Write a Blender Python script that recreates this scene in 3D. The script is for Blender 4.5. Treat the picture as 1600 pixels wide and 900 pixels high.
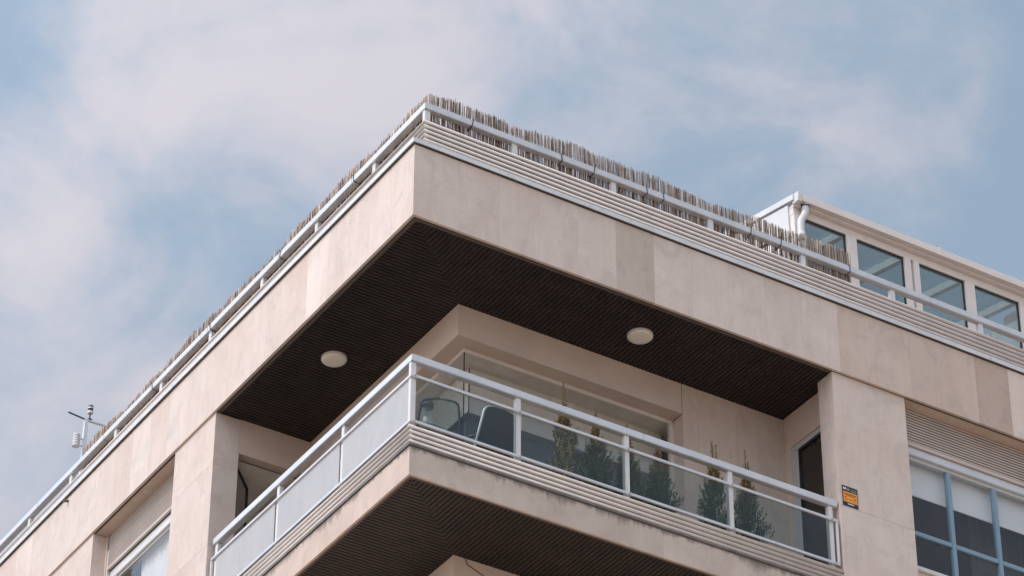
import bpy, bmesh, math, random
from mathutils import Vector, Matrix
R = math.radians
random.seed(7)
for o in list(bpy.data.objects): bpy.data.objects.remove(o)
scene = bpy.context.scene
COL = scene.collection

# ------------------------------------------------------------------ camera
cam_d = bpy.data.cameras.new('camera'); cam = bpy.data.objects.new('camera', cam_d); COL.objects.link(cam)
FW = Vector((0.4313112, 0.69295383, 0.57774185)); RT = Vector((0.84805013, -0.52991023, 0.00247481)); UP = Vector((-0.30786624, -0.48888664, 0.8162158))
CP = Vector((-12.69149536, -22.21853008, -18.9797026))
m = Matrix((RT, UP, -FW)).transposed().to_4x4(); m.translation = CP
cam.matrix_world = m
cam_d.sensor_width = 36; cam_d.lens = 5.1098*36/1.6; cam_d.clip_end = 6000; cam_d.clip_start = .5
scene.camera = cam
scene.cycles.transparent_max_bounces = 32
GROUND = -20.6

def px_dir(x, y):
    f = 5109.8
    return (FW + RT*((x-800)/f) - UP*((y-450)/f)).normalized()

# ------------------------------------------------------------------ world, sun, exposure
SUN_TO = Vector((-0.70, -0.02, 0.71)).normalized()
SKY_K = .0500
world = bpy.data.worlds.new('World'); scene.world = world; world.use_nodes = True
nt = world.node_tree; N = nt.nodes; L = nt.links
for n in list(N): N.remove(n)
def wn(t, **k):
    n = N.new(t)
    for a, b in k.items(): setattr(n, a, b)
    return n
def wmath(op, a, b=None, c=None, clamp=False):
    n = wn('ShaderNodeMath', operation=op, use_clamp=clamp)
    for i, v in enumerate((a, b, c)):
        if v is None: continue
        if isinstance(v, (int, float)): n.inputs[i].default_value = v
        else: L.new(v, n.inputs[i])
    return n.outputs[0]
sky = wn('ShaderNodeTexSky', sky_type='NISHITA', sun_disc=False)
sky.sun_elevation = math.asin(SUN_TO.z); sky.sun_rotation = math.atan2(SUN_TO.x, SUN_TO.y)
sky.air_density = 1.0; sky.dust_density = 2.0; sky.ozone_density = 1.0
tc = wn('ShaderNodeTexCoord')
nz = wn('ShaderNodeTexNoise'); nz.inputs['Scale'].default_value = 13.0; nz.inputs['Detail'].default_value = 9; nz.inputs['Roughness'].default_value = .56; nz.inputs['Distortion'].default_value = .5
mp = wn('ShaderNodeMapping'); mp.inputs['Location'].default_value = (3.1, 1.7, 0.4); mp.inputs['Scale'].default_value = (1, 1, 1.25)
L.new(tc.outputs['Generated'], mp.inputs['Vector']); L.new(mp.outputs[0], nz.inputs['Vector'])
nz2 = wn('ShaderNodeTexNoise'); nz2.inputs['Scale'].default_value = 42; nz2.inputs['Detail'].default_value = 5; nz2.inputs['Roughness'].default_value = .55
L.new(mp.outputs[0], nz2.inputs['Vector'])
dens = wmath('ADD', wmath('MULTIPLY', nz.outputs['Fac'], 1.75), wmath('MULTIPLY', nz2.outputs['Fac'], .62))
dens = wmath('SUBTRACT', dens, .76)
# the larger cloud masses and gaps of this sky (pixel direction, angular radius, weight)
for (x, y, rad, w) in [(420, 130, .075, .22), (80, 560, .06, .26), (620, 60, .05, .16), (260, 260, .05, .15), (250, 385, .030, -.34), (390, 370, .034, -.26), (1450, 120, .05, .07), (1330, 260, .04, .05), (30, 60, .022, -.30), (200, 85, .014, -.10), (1000, 60, .07, .05),
                       (1560, 230, .06, -.27), (1230, 150, .05, -.06), (1000, 200, .035, -.08), (1380, 290, .03, .06), (1560, 60, .05, -.14), (940, 150, .03, .05)]:
    d = px_dir(x, y)
    dp = wn('ShaderNodeVectorMath', operation='DISTANCE'); dp.inputs[1].default_value = d
    nrm = wn('ShaderNodeVectorMath', operation='NORMALIZE'); L.new(tc.outputs['Generated'], nrm.inputs[0]); L.new(nrm.outputs[0], dp.inputs[0])
    mr = wn('ShaderNodeMapRange', interpolation_type='SMOOTHERSTEP'); mr.inputs[1].default_value = 0; mr.inputs[2].default_value = rad*1.7; mr.inputs[3].default_value = w; mr.inputs[4].default_value = 0
    L.new(dp.outputs['Value'], mr.inputs[0])
    dens = wmath('ADD', dens, mr.outputs[0])
mrc = wn('ShaderNodeMapRange', interpolation_type='SMOOTHSTEP'); mrc.inputs[1].default_value = .0; mrc.inputs[2].default_value = 1.02; mrc.inputs[3].default_value = .0; mrc.inputs[4].default_value = 1
L.new(dens, mrc.inputs[0])
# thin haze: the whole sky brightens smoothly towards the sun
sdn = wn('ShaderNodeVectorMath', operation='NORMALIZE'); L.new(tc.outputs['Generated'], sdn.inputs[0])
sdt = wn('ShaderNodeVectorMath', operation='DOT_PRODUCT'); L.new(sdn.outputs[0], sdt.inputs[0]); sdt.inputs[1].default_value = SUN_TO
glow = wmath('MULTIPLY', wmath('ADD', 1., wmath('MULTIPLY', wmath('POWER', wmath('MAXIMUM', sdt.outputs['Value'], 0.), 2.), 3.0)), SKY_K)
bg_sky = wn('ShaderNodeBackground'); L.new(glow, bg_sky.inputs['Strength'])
veil = wn('ShaderNodeMix', data_type='RGBA'); veil.inputs[0].default_value = .62
L.new(sky.outputs[0], veil.inputs[6]); veil.inputs[7].default_value = (4.7, 6.2, 7.75, 1)
L.new(veil.outputs[2], bg_sky.inputs['Color'])
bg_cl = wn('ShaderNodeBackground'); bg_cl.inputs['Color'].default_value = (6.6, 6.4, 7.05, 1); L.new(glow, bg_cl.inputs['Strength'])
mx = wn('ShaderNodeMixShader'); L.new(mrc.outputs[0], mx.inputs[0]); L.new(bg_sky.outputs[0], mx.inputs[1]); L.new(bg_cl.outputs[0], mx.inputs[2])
wo = wn('ShaderNodeOutputWorld'); L.new(mx.outputs[0], wo.inputs[0])
sd = bpy.data.lights.new('sun', 'SUN'); sd.energy = .70; sd.angle = R(10); sd.color = (1, .955, .92)
sun = bpy.data.objects.new('sun', sd); COL.objects.link(sun); sun.rotation_euler = (-SUN_TO).to_track_quat('-Z', 'Y').to_euler()
scene.view_settings.view_transform = 'Standard'; scene.view_settings.look = 'None'; scene.view_settings.exposure = 0.92; scene.view_settings.gamma = 1

# ------------------------------------------------------------------ materials
def new_mat(name):
    mt = bpy.data.materials.new(name); mt.use_nodes = True
    t = mt.node_tree; b = t.nodes['Principled BSDF']
    return mt, t, b
def nd(t, typ, **k):
    n = t.nodes.new(typ)
    for a, b in k.items(): setattr(n, a, b)
    return n
def noise(t, vec, scale, detail=4, rough=.55, dist=0):
    n = nd(t, 'ShaderNodeTexNoise'); n.inputs['Scale'].default_value = scale; n.inputs['Detail'].default_value = detail
    n.inputs['Roughness'].default_value = rough; n.inputs['Distortion'].default_value = dist
    t.links.new(vec, n.inputs['Vector']); return n.outputs['Fac']
def ramp(t, fac, stops):
    n = nd(t, 'ShaderNodeValToRGB'); e = n.color_ramp.elements
    while len(e) < len(stops): e.new(.5)
    for i, (p, c) in enumerate(stops):
        e[i].position = p; e[i].color = (c, c, c, 1) if isinstance(c, (int, float)) else (*c, 1)
    t.links.new(fac, n.inputs[0]); return n.outputs[0]
def mixc(t, fac, a, b, mode='MIX'):
    n = nd(t, 'ShaderNodeMix', data_type='RGBA', blend_type=mode)
    for i, v in ((0, fac), (6, a), (7, b)):
        if isinstance(v, (int, float)): n.inputs[i].default_value = v
        elif isinstance(v, tuple): n.inputs[i].default_value = (*v, 1)
        else: t.links.new(v, n.inputs[i])
    return n.outputs[2]
def vmap(t, vec, scale, loc=None):
    n = nd(t, 'ShaderNodeMapping'); n.inputs['Scale'].default_value = scale; t.links.new(vec, n.inputs['Vector'])
    if loc is not None: t.links.new(loc, n.inputs['Location'])
    return n.outputs[0]
def bump(t, b, h, strength=.2, dist=.01):
    n = nd(t, 'ShaderNodeBump'); n.inputs['Strength'].default_value = strength; n.inputs['Distance'].default_value = dist
    t.links.new(h, n.inputs['Height']); t.links.new(n.outputs[0], b.inputs['Normal'])
def mmath(t, op, a, b=0., clamp=False):
    n = nd(t, 'ShaderNodeMath', operation=op, use_clamp=clamp)
    for i, v in enumerate((a, b)):
        if isinstance(v, (int, float)): n.inputs[i].default_value = v
        else: t.links.new(v, n.inputs[i])
    return n.outputs[0]

def make_stone(name, base, stain, stain_amt, edge_grime=False):
    mt, t, b = new_mat(name)
    g = nd(t, 'ShaderNodeNewGeometry').outputs['Position']
    oi = nd(t, 'ShaderNodeObjectInfo')
    off = nd(t, 'ShaderNodeCombineXYZ')
    for i in range(3): t.links.new(mmath(t, 'MULTIPLY', oi.outputs['Random'], 13.7+5*i), off.inputs[i])
    pv = vmap(t, g, (1, 1, 1), off.outputs[0])
    big = noise(t, pv, 1.6, 5, .6, .6)
    streak = noise(t, vmap(t, pv, (9, 9, .55)), 1.3, 5, .6, .2)
    fine = noise(t, pv, 38, 6, .65)
    vein = noise(t, vmap(t, pv, (2.2, 2.2, 1.1)), 2.6, 7, .62, 1.6)
    c = mixc(t, ramp(t, big, [(.35, 0.), (.7, 1.)]), base, stain)
    c = mixc(t, stain_amt, base, c)
    c = mixc(t, 1., c, ramp(t, streak, [(.2, .93), (.8, 1.04)]), 'MULTIPLY')
    c = mixc(t, .8, c, ramp(t, fine, [(.3, .94), (.7, 1.05)]), 'MULTIPLY')
    c = mixc(t, .75, c, ramp(t, vein, [(.22, (.80, .77, .75)), (.40, (.99, .975, .96)), (.6, (1.02, 1., .99)), (.8, (.93, .87, .83))]), 'MULTIPLY')
    # grey weathering in soft blotches
    bl = noise(t, vmap(t, pv, (1, 1, .8)), 3.4, 6, .68, .9)
    c = mixc(t, ramp(t, bl, [(.50, 0.), (.72, .75)]), c, tuple(q*.74 for q in base))
    # small pits and specks
    vo = nd(t, 'ShaderNodeTexVoronoi'); vo.inputs['Scale'].default_value = 9; t.links.new(pv, vo.inputs['Vector'])
    c = mixc(t, .35, c, ramp(t, vo.outputs['Distance'], [(.02, .62), (.06, 1.)]), 'MULTIPLY')
    c = mixc(t, 1., c, oi.outputs['Color'], 'MULTIPLY')
    if edge_grime:
        sx = nd(t, 'ShaderNodeSeparateXYZ'); t.links.new(g, sx.inputs[0])
        dz = mmath(t, 'SUBTRACT', -2.615, sx.outputs[2])          # distance below the metal edge strip
        run = mmath(t, 'ADD', mmath(t, 'MULTIPLY', noise(t, vmap(t, g, (6, 6, .5)), 1.7, 5, .75), .55), mmath(t, 'MULTIPLY', noise(t, g, 1.3, 3), .45))
        reach = mmath(t, 'MULTIPLY', mmath(t, 'SUBTRACT', run, .435), .8)
        gr = mmath(t, 'SUBTRACT', 1., mmath(t, 'DIVIDE', dz, mmath(t, 'MAXIMUM', reach, .022)), True)
        c = mixc(t, mmath(t, 'MULTIPLY', gr, .85), c, (.10, .082, .068))
        sp = noise(t, g, 17, 4, .7); spm = ramp(t, sp, [(.66, 0.), (.74, 1.)])
        c = mixc(t, mmath(t, 'MULTIPLY', spm, .45), c, (.17, .14, .12))
    t.links.new(c, b.inputs['Base Color']); b.inputs['Roughness'].default_value = .78; b.inputs['Specular IOR Level'].default_value = .3
    bump(t, b, mixc(t, .5, fine, vein), .25, .004)
    return mt
M = {}
M['stone'] = make_stone('stone', (.645, .567, .512), (.585, .49, .425), .85)
M['slab_stone'] = make_stone('slab_stone', (.58, .50, .445), (.46, .385, .33), .95, True)
def simple(name, col, rough=.5, metal=0., var=.12, scale=6., spec=.5, bmp=0., vs=(1, 1, 1), dirt=None):
    mt, t, b = new_mat(name)
    g = nd(t, 'ShaderNodeNewGeometry').outputs['Position']
    f = noise(t, vmap(t, g, vs), scale, 6, .6)
    c = mixc(t, 1., col, ramp(t, f, [(.3, 1-var), (.7, 1+var*.6)]), 'MULTIPLY')
    if dirt:
        d = noise(t, g, 11, 6, .7); c = mixc(t, ramp(t, d, [(.56, 0.), (.74, dirt[1])]), c, dirt[0])
    t.links.new(c, b.inputs['Base Color']); b.inputs['Roughness'].default_value = rough; b.inputs['Metallic'].default_value = metal; b.inputs['Specular IOR Level'].default_value = spec
    if bmp: bump(t, b, f, bmp, .004)
    return mt
M['plaster'] = simple('plaster', (.60, .48, .405), .85, var=.10, scale=2.2, spec=.2, bmp=.1)
M['core'] = simple('core', (.25, .21, .19), .9, spec=.1)
M['shade_core'] = simple('drip_shade_core', (.11, .09, .08), .9, spec=.1)  # dark core; its strip above the panels paints the shadow under the drip
M['sunframe'] = simple('sunroom_paint', (.74, .67, .62), .42, var=.06, scale=4, dirt=((.40, .34, .30), .35))
M['white'] = simple('white_paint', (.64, .63, .62), .40, var=.10, scale=3, dirt=((.45, .40, .36), .35))
M['rail'] = simple('anodised_rail', (.67, .675, .685), .36, metal=.5, var=.10, scale=3, dirt=((.40, .37, .34), .35))
M['cream'] = simple('cream_paint', (.60, .535, .49), .42, var=.08, scale=4, dirt=((.36, .30, .26), .45))
M['flash'] = simple('flashing', (.70, .70, .70), .38, metal=.4, var=.12, scale=3, dirt=((.25, .23, .21), .5))
M['grime_strip'] = simple('weathered_zinc', (.15, .135, .125), .6, var=.35, scale=8, dirt=((.06, .05, .045), .8))
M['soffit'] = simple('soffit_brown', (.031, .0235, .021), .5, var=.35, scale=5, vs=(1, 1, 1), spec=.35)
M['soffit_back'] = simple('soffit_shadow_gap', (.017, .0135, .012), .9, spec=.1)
M['trim'] = simple('brown_trim', (.13, .095, .08), .5, spec=.3)
M['shutter'] = simple('shutter', (.55, .475, .44), .5, var=.08, scale=3)
M['shutter_gap'] = simple('shutter_gap_shade', (.05, .04, .037), .8)  # dark backing paints the shade in the gaps between the slats
M['interior'] = simple('interior_wall', (.70, .65, .60), .9, spec=.1)
M['lit_room'] = simple('lit_room_wall', (.84, .78, .70), .9, spec=.1)  # interior wall colour lightened to stand in for light in the door recess
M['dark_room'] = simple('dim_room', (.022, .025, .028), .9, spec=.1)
M['blind'] = simple('blind_fabric', (.70, .64, .58), .9, var=.04, spec=.1)
M['blind_w'] = simple('white_blind_fabric', (.84, .83, .82), .9, var=.04, spec=.1)
M['curtain'] = simple('curtain_fabric', (.72, .70, .70), .9, var=.05, vs=(1, 1, .1), spec=.1)
M['curtain_g'] = simple('grey_curtain', (.085, .093, .098), .9, var=.1, vs=(6, 6, .2), spec=.1)
M['muntin'] = simple('blue_grey_frame', (.20, .30, .38), .4, var=.06)
M['frame_beige'] = simple('beige_frame', (.66, .60, .55), .45, var=.05)
M['frame_grey'] = simple('grey_frame', (.48, .47, .46), .4, var=.05)
M['black'] = simple('black_rubber', (.02, .02, .022), .6)
M['dark_metal'] = simple('dark_metal', (.07, .085, .095), .38, var=.1, metal=.2)
M['sunlit_edge'] = simple('sunlit_chair_edge', (.62, .62, .62), .3, var=.08, metal=.3)  # pale colour paints the sun on one side of the chair frame
M['sling'] = simple('sling_fabric', (.055, .062, .07), .8, var=.2, scale=60)
M['pot'] = simple('terracotta', (.33, .15, .085), .8, var=.2)
M['soil'] = simple('soil', (.05, .035, .025), .95, var=.3, scale=40)
M['bark'] = simple('bark', (.16, .10, .065), .9, var=.3, scale=30)
M['opal'] = simple('opal_lamp_cover', (.82, .77, .68), .45, var=.03)
M['asphalt'] = simple('asphalt', (.075, .072, .07), .9, var=.2, scale=1.5)
M['paving'] = simple('paving', (.47, .36, .265), .9, var=.15, scale=.6)
M['deck'] = simple('roof_tiles', (.36, .25, .19), .85, var=.15)
M['orange'] = simple('orange_print', (.78, .30, .03), .4, var=.04)
M['signblack'] = simple('sign_black', (.018, .018, .022), .4)
M['printgrey'] = simple('print_grey', (.22, .22, .23), .5)
M['printteal'] = simple('print_teal', (.13, .22, .21), .5)
M['printbrown'] = simple('print_brown', (.30, .10, .02), .5)
M['printwhite'] = simple('print_white', (.8, .8, .8), .5)
M['straw'] = simple('dried_leaf', (.55, .43, .26), .9, var=.2, scale=30)
M['pole'] = simple('galvanised', (.66, .66, .66), .4, var=.08, metal=.2)

def glass(name, tint, refl=1.3, diff=0., dcol=(.8, .8, .8), rough=.01):
    mt = bpy.data.materials.new(name); mt.use_nodes = True; t = mt.node_tree
    for n in list(t.nodes): t.nodes.remove(n)
    tr = nd(t, 'ShaderNodeBsdfTransparent'); tr.inputs[0].default_value = (*tint, 1)
    gl = nd(t, 'ShaderNodeBsdfGlossy'); gl.inputs['Roughness'].default_value = rough
    fr = nd(t, 'ShaderNodeFresnel'); bf = nd(t, 'ShaderNodeNewGeometry').outputs['Backfacing']
    t.links.new(mmath(t, 'SUBTRACT', 1.5, mmath(t, 'MULTIPLY', bf, 1.5-1/1.5)), fr.inputs['IOR'])
    f = mmath(t, 'MULTIPLY', fr.outputs[0], refl, True)
    base = tr.outputs[0]
    if diff:
        g = nd(t, 'ShaderNodeNewGeometry').outputs['Position']
        d = nd(t, 'ShaderNodeBsdfDiffuse'); d.inputs[0].default_value = (*dcol, 1)
        tl = nd(t, 'ShaderNodeBsdfTranslucent'); tl.inputs[0].default_value = (*dcol, 1)
        m1 = nd(t, 'ShaderNodeMixShader'); m1.inputs[0].default_value = .35; t.links.new(d.outputs[0], m1.inputs[1]); t.links.new(tl.outputs[0], m1.inputs[2])
        m2 = nd(t, 'ShaderNodeMixShader'); t.links.new(base, m2.inputs[1]); t.links.new(m1.outputs[0], m2.inputs[2])
        fac = mmath(t, 'MULTIPLY', ramp(t, noise(t, vmap(t, g, (2, 2, 1)), 2.2, 5, .6), [(.25, .86), (.75, 1.08)]), diff, True)
        t.links.new(fac, m2.inputs[0]); base = m2.outputs[0]
    mxs = nd(t, 'ShaderNodeMixShader'); t.links.new(f, mxs.inputs[0]); t.links.new(base, mxs.inputs[1]); t.links.new(gl.outputs[0], mxs.inputs[2])
    out = nd(t, 'ShaderNodeOutputMaterial'); t.links.new(mxs.outputs[0], out.inputs[0])
    return mt
M['glass'] = glass('window_glass', (.96, .965, .96), 1.1)
M['glass_dark'] = glass('dark_window_glass', (.93, .945, .955), 1.1)
M['glass_rail'] = glass('tinted_balustrade_glass', (.80, .84, .84), .9, .0)
M['glass_milk'] = glass('milky_balustrade_glass', (.9, .9, .9), 1.5, .56, (.78, .73, .70))
M['glass_roof'] = glass('sunroom_glass', (.76, .80, .80), 1.1, .03, (.5, .52, .52))
M['mesh'] = glass('sling_mesh', (.85, .90, .89), .3, .22, (.30, .36, .34), .4)

def attr_mat(name, rough=.85, trans=0.):
    mt, t, b = new_mat(name)
    a = nd(t, 'ShaderNodeAttribute'); a.attribute_name = 'Col'
    t.links.new(a.outputs['Color'], b.inputs['Base Color']); b.inputs['Roughness'].default_value = rough; b.inputs['Specular IOR Level'].default_value = .2
    return mt
M['reed'] = attr_mat('reed'); M['foliage'] = attr_mat('foliage', .7)

# ------------------------------------------------------------------ mesh helpers
class MB:
    def __init__(s): s.v = []; s.f = []; s.c = []
    def add(s, vs, fs, col=None):
        o = len(s.v); s.v += [tuple(v) for v in vs]; s.f += [tuple(i+o for i in f) for f in fs]
        s.c += [col]*len(fs); return s
    def box(s, x0, x1, y0, y1, z0, z1):
        return s.add([(x0, y0, z0), (x1, y0, z0), (x1, y1, z0), (x0, y1, z0), (x0, y0, z1), (x1, y0, z1), (x1, y1, z1), (x0, y1, z1)],
              [(0, 3, 2, 1), (4, 5, 6, 7), (0, 1, 5, 4), (1, 2, 6, 5), (2, 3, 7, 6), (3, 0, 4, 7)])
    def prism(s, poly, axis, a, b, col=None):
        # poly: list of 2-D points; axis 0 -> (y,z) extruded along x, 1 -> (x,z) along y, 2 -> (x,y) along z
        def p3(q, t): return [(t, q[0], q[1]), (q[0], t, q[1]), (q[0], q[1], t)][axis]
        n = len(poly)
        return s.add([p3(q, a) for q in poly]+[p3(q, b) for q in poly], [tuple(range(n)), tuple(range(2*n-1, n-1, -1))]+[(i, i+n, (i+1) % n+n, (i+1) % n) for i in range(n)], col)
    def tube(s, pts, r, n=8, col=None, r1=None):
        pts = [Vector(p) for p in pts]; pa = None; o = len(s.v); k = len(pts)
        for i, p in enumerate(pts):
            d = ((pts[min(i+1, k-1)]-p).normalized()+(p-pts[max(i-1, 0)]).normalized())
            d = d.normalized() if d.length > 1e-6 else Vector((0, 0, 1))
            if pa is None:
                a = d.cross(Vector((0, 0, 1)))
                if a.length < .3: a = d.cross(Vector((1, 0, 0)))
            else: a = pa-d*pa.dot(d)          # carry the frame along so that bends do not twist
            a.normalize(); pa = a; b = d.cross(a)
            rr = r if r1 is None else r+(r1-r)*i/(k-1)
            for j in range(n):
                t = 2*math.pi*j/n; s.v.append(tuple(p+a*math.cos(t)*rr+b*math.sin(t)*rr))
        for i in range(k-1):
            for j in range(n):
                s.f.append((o+i*n+j, o+i*n+(j+1) % n, o+(i+1)*n+(j+1) % n, o+(i+1)*n+j)); s.c.append(col)
        s.f.append(tuple(o+j for j in range(n-1, -1, -1))); s.c.append(col)
        s.f.append(tuple(o+(k-1)*n+j for j in range(n))); s.c.append(col)
        return s
    def lathe(s, prof, cx, cy, n=24):
        o = len(s.v)
        for r, z in prof:
            for j in range(n):
                t = 2*math.pi*j/n; s.v.append((cx+r*math.cos(t), cy+r*math.sin(t), z))
        for i in range(len(prof)-1):
            for j in range(n):
                s.f.append((o+i*n+j, o+i*n+(j+1) % n, o+(i+1)*n+(j+1) % n, o+(i+1)*n+j)); s.c.append(None)
        s.f.append(tuple(o+j for j in range(n-1, -1, -1))); s.f.append(tuple(o+(len(prof)-1)*n+j for j in range(n))); s.c += [None, None]
        return s
    def build(s, name, mat, parent=None, bevel=0., smooth=False, origin=None):
        me = bpy.data.meshes.new(name)
        org = Vector(origin) if origin is not None else None
        vs = s.v if org is None else [tuple(Vector(v)-org) for v in s.v]
        me.from_pydata(vs, [], s.f); me.update()
        if any(c is not None for c in s.c):
            ca = me.color_attributes.new('Col', 'FLOAT_COLOR', 'CORNER')
            buf = []
            for p in me.polygons:
                c = s.c[p.index] or (.5, .5, .5); buf += [c[0], c[1], c[2], 1.]*p.loop_total
            ca.data.foreach_set('color', buf)
        bm = bmesh.new(); bm.from_mesh(me); bmesh.ops.recalc_face_normals(bm, faces=bm.faces)
        if bevel: bmesh.ops.bevel(bm, geom=[e for e in bm.edges if e.calc_face_angle(0) > .5], offset=bevel, segments=2, affect='EDGES', clamp_overlap=True)
        bm.to_mesh(me); bm.free()
        if smooth:
            me.polygons.foreach_set('use_smooth', [True]*len(me.polygons))
        o = bpy.data.objects.new(name, me); COL.objects.link(o)
        if mat: me.materials.append(M[mat] if isinstance(mat, str) else mat)
        if org is not None: o.location = org
        if parent is not None: o.parent = parent
        return o
def bx(name, mat, parent, x0, x1, y0, y1, z0, z1, bevel=0.):
    return MB().box(x0, x1, y0, y1, z0, z1).build(name, mat, parent, bevel)
def thing(name, label, cat, loc=(0, 0, 0), group=None, rz=0.):
    o = bpy.data.objects.new(name, None); COL.objects.link(o); o.location = loc; o.rotation_euler.z = rz; o.empty_display_size = .2
    o['label'] = label; o['category'] = cat
    if group: o['group'] = group
    return o
def tag(o, label, cat, group=None):
    o['label'] = label; o['category'] = cat
    if group: o['group'] = group
    return o
def tone(o, c): o.color = (c[0], c[1], c[2], 1); return o

def arc(pts, n=5):
    # rounded polyline through control points
    P = [Vector(p) for p in pts]; out = [P[0]]
    for i in range(1, len(P)-1):
        a, b, c = P[i-1], P[i], P[i+1]; ra_ = min(.06, (a-b).length*.45, (c-b).length*.45)
        s, e = b+(a-b).normalized()*ra_, b+(c-b).normalized()*ra_
        for k in range(n+1):
            t = k/n; out.append(s*(1-t)**2+b*2*t*(1-t)+e*t*t)
    out.append(P[-1]); return out
# ------------------------------------------------------------------ ground
g = MB().add([(-3000, -3000, GROUND), (3000, -3000, GROUND), (3000, 3000, GROUND), (-3000, 3000, GROUND)], [(0, 1, 2, 3)]).build('ground', 'paving'); g['kind'] = 'structure'
rd = MB().add([(-9, -400, GROUND+.004), (-3.2, -400, GROUND+.004), (-3.2, 400, GROUND+.004), (-9, 400, GROUND+.004)], [(0, 1, 2, 3)]).build('road', 'asphalt'); rd['kind'] = 'structure'
pv = MB().box(-3.2, 60, -3.2, 60, GROUND+.004, GROUND+.13).build('pavement', 'paving'); pv['kind'] = 'structure'

# ================================================================== the building
B = thing('apartment_building', 'pale stone corner apartment block with brown slatted balcony soffits', 'building', (0, 0, GROUND))
B.location = (0, 0, 0)
XE, YE = 11.5, 13.0          # far ends of the two facades
HB = .88
rs = random.Random(3)
# ---- crowning fascia: core + stone panels
core = MB().box(.032, XE, .032, .058, .0, HB).box(.032, .058, .06, YE, .0, HB)
fascia = core.build('fascia', 'shade_core', B)
def panel(parent, mat, x0, x1, y0, y1, z0, z1, c, name='stone_panel'):
    return tone(MB().box(x0, x1, y0, y1, z0, z1).build(name, mat, parent), c)
J = .0004; JP = .0013
xs = [0, .52, .985, 1.45, 1.915, 2.38, 2.842, 3.31, 3.774, 4.24, 4.71, 5.178, 5.672, 6.12, 6.557, 7.017, 7.481, 7.95, 8.42, 8.89, 9.36, 9.83, 10.3, 10.77, 11.5]
tonesR = {5: (.80, .78, .75), 4: (1.0, .99, .99), 6: (1.0, .985, .985), 7: (1.0, .99, .99), 8: (.99, .975, .975), 11: (.90, .85, .81), 12: (.92, .87, .83), 13: (.88, .83, .79), 14: (.90, .85, .805), 15: (.79, .71, .655), 16: (1.08, 1.06, 1.05), 10: (1.0, .985, .985)}
for i in range(len(xs)-1):
    k = .97+rs.random()*.03
    panel(fascia, 'stone', xs[i]+(J if i else 0), xs[i+1]-J, 0, .03, -.002, HB-.022, tonesR.get(i, (k, k*.985, k*.985)))
ysL = [.031, .442, .875, 1.30, 1.719, 2.163, 2.601, 3.039, 3.477, 3.908, 4.37, 4.826, 5.281, 5.727, 6.164, 6.59, 7.03, 7.47, 7.91, 8.35, 8.79, 9.258, 9.7, 10.14, 10.58, 11.02, 11.46, 11.9, 12.34, 13.0]
tonesL = {0: (1.02, 0.996, 0.996), 1: (1.034, 1.012, 1.021), 2: (1.002, 0.984, 0.988), 3: (1.002, 0.979, 0.984), 4: (1.084, 1.086, 1.104), 5: (0.968, 0.922, 0.906), 6: (0.978, 0.946, 0.938), 7: (1.02, 0.996, 1.004), 8: (1.002, 0.972, 0.967), 11: (1.027, 1.012, 1.021), 12: (0.986, 0.954, 0.955), 13: (1.06, 1.052, 1.062), 14: (0.968, 0.929, 0.926), 20: (1.044, 1.028, 1.038), 21: (0.961, 0.913, 0.906)}
for i in range(len(ysL)-1):
    k = .97+rs.random()*.04
    panel(fascia, 'stone', 0, .03, ysL[i]+J, ysL[i+1]-J, -.002, HB-.022, tonesL.get(i, (k, k*.985, k*.985)))
# ---- roof slab, deck, drip flashing
bx('roof_slab', 'core', B, .062, XE, .062, YE, .05, .86)
bx('roof_deck', 'deck', B, .062, XE, .062, YE, .862, .885)
fl = bx('parapet_cap', 'core', B, .0, XE, .0, YE, .887, .897)
MB().tube([(.0, 7.842, .80), (-.055, 7.85, .79)], .016, 8).build('drain_spout', 'trim', fl)

# ---- slatted soffits (slats perpendicular to each fascia, mitred on the diagonal)
CX, CY = 1.17, 1.08           # inner wall corner
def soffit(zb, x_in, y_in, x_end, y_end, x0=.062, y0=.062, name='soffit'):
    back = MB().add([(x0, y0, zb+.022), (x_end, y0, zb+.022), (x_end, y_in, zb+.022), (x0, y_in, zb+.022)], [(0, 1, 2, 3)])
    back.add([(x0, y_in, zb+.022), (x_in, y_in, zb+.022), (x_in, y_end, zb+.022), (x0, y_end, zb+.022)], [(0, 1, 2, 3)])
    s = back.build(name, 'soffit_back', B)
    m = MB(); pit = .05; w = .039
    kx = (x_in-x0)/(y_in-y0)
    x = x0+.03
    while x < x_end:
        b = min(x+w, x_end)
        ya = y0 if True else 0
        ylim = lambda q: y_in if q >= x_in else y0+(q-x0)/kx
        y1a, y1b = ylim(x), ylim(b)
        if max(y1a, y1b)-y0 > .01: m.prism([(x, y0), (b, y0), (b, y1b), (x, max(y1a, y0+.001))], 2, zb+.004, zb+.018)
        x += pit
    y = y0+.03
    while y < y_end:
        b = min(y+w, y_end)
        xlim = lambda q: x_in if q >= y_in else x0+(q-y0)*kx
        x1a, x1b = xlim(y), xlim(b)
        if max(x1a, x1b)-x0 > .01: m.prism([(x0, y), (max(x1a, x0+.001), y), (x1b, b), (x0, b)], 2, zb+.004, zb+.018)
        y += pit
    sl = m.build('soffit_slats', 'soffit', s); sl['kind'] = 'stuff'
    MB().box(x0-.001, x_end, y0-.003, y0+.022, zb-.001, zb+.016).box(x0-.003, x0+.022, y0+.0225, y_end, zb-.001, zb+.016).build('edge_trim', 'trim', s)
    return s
soffit(0.0, CX, CY, 5.21, 4.152)

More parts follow.
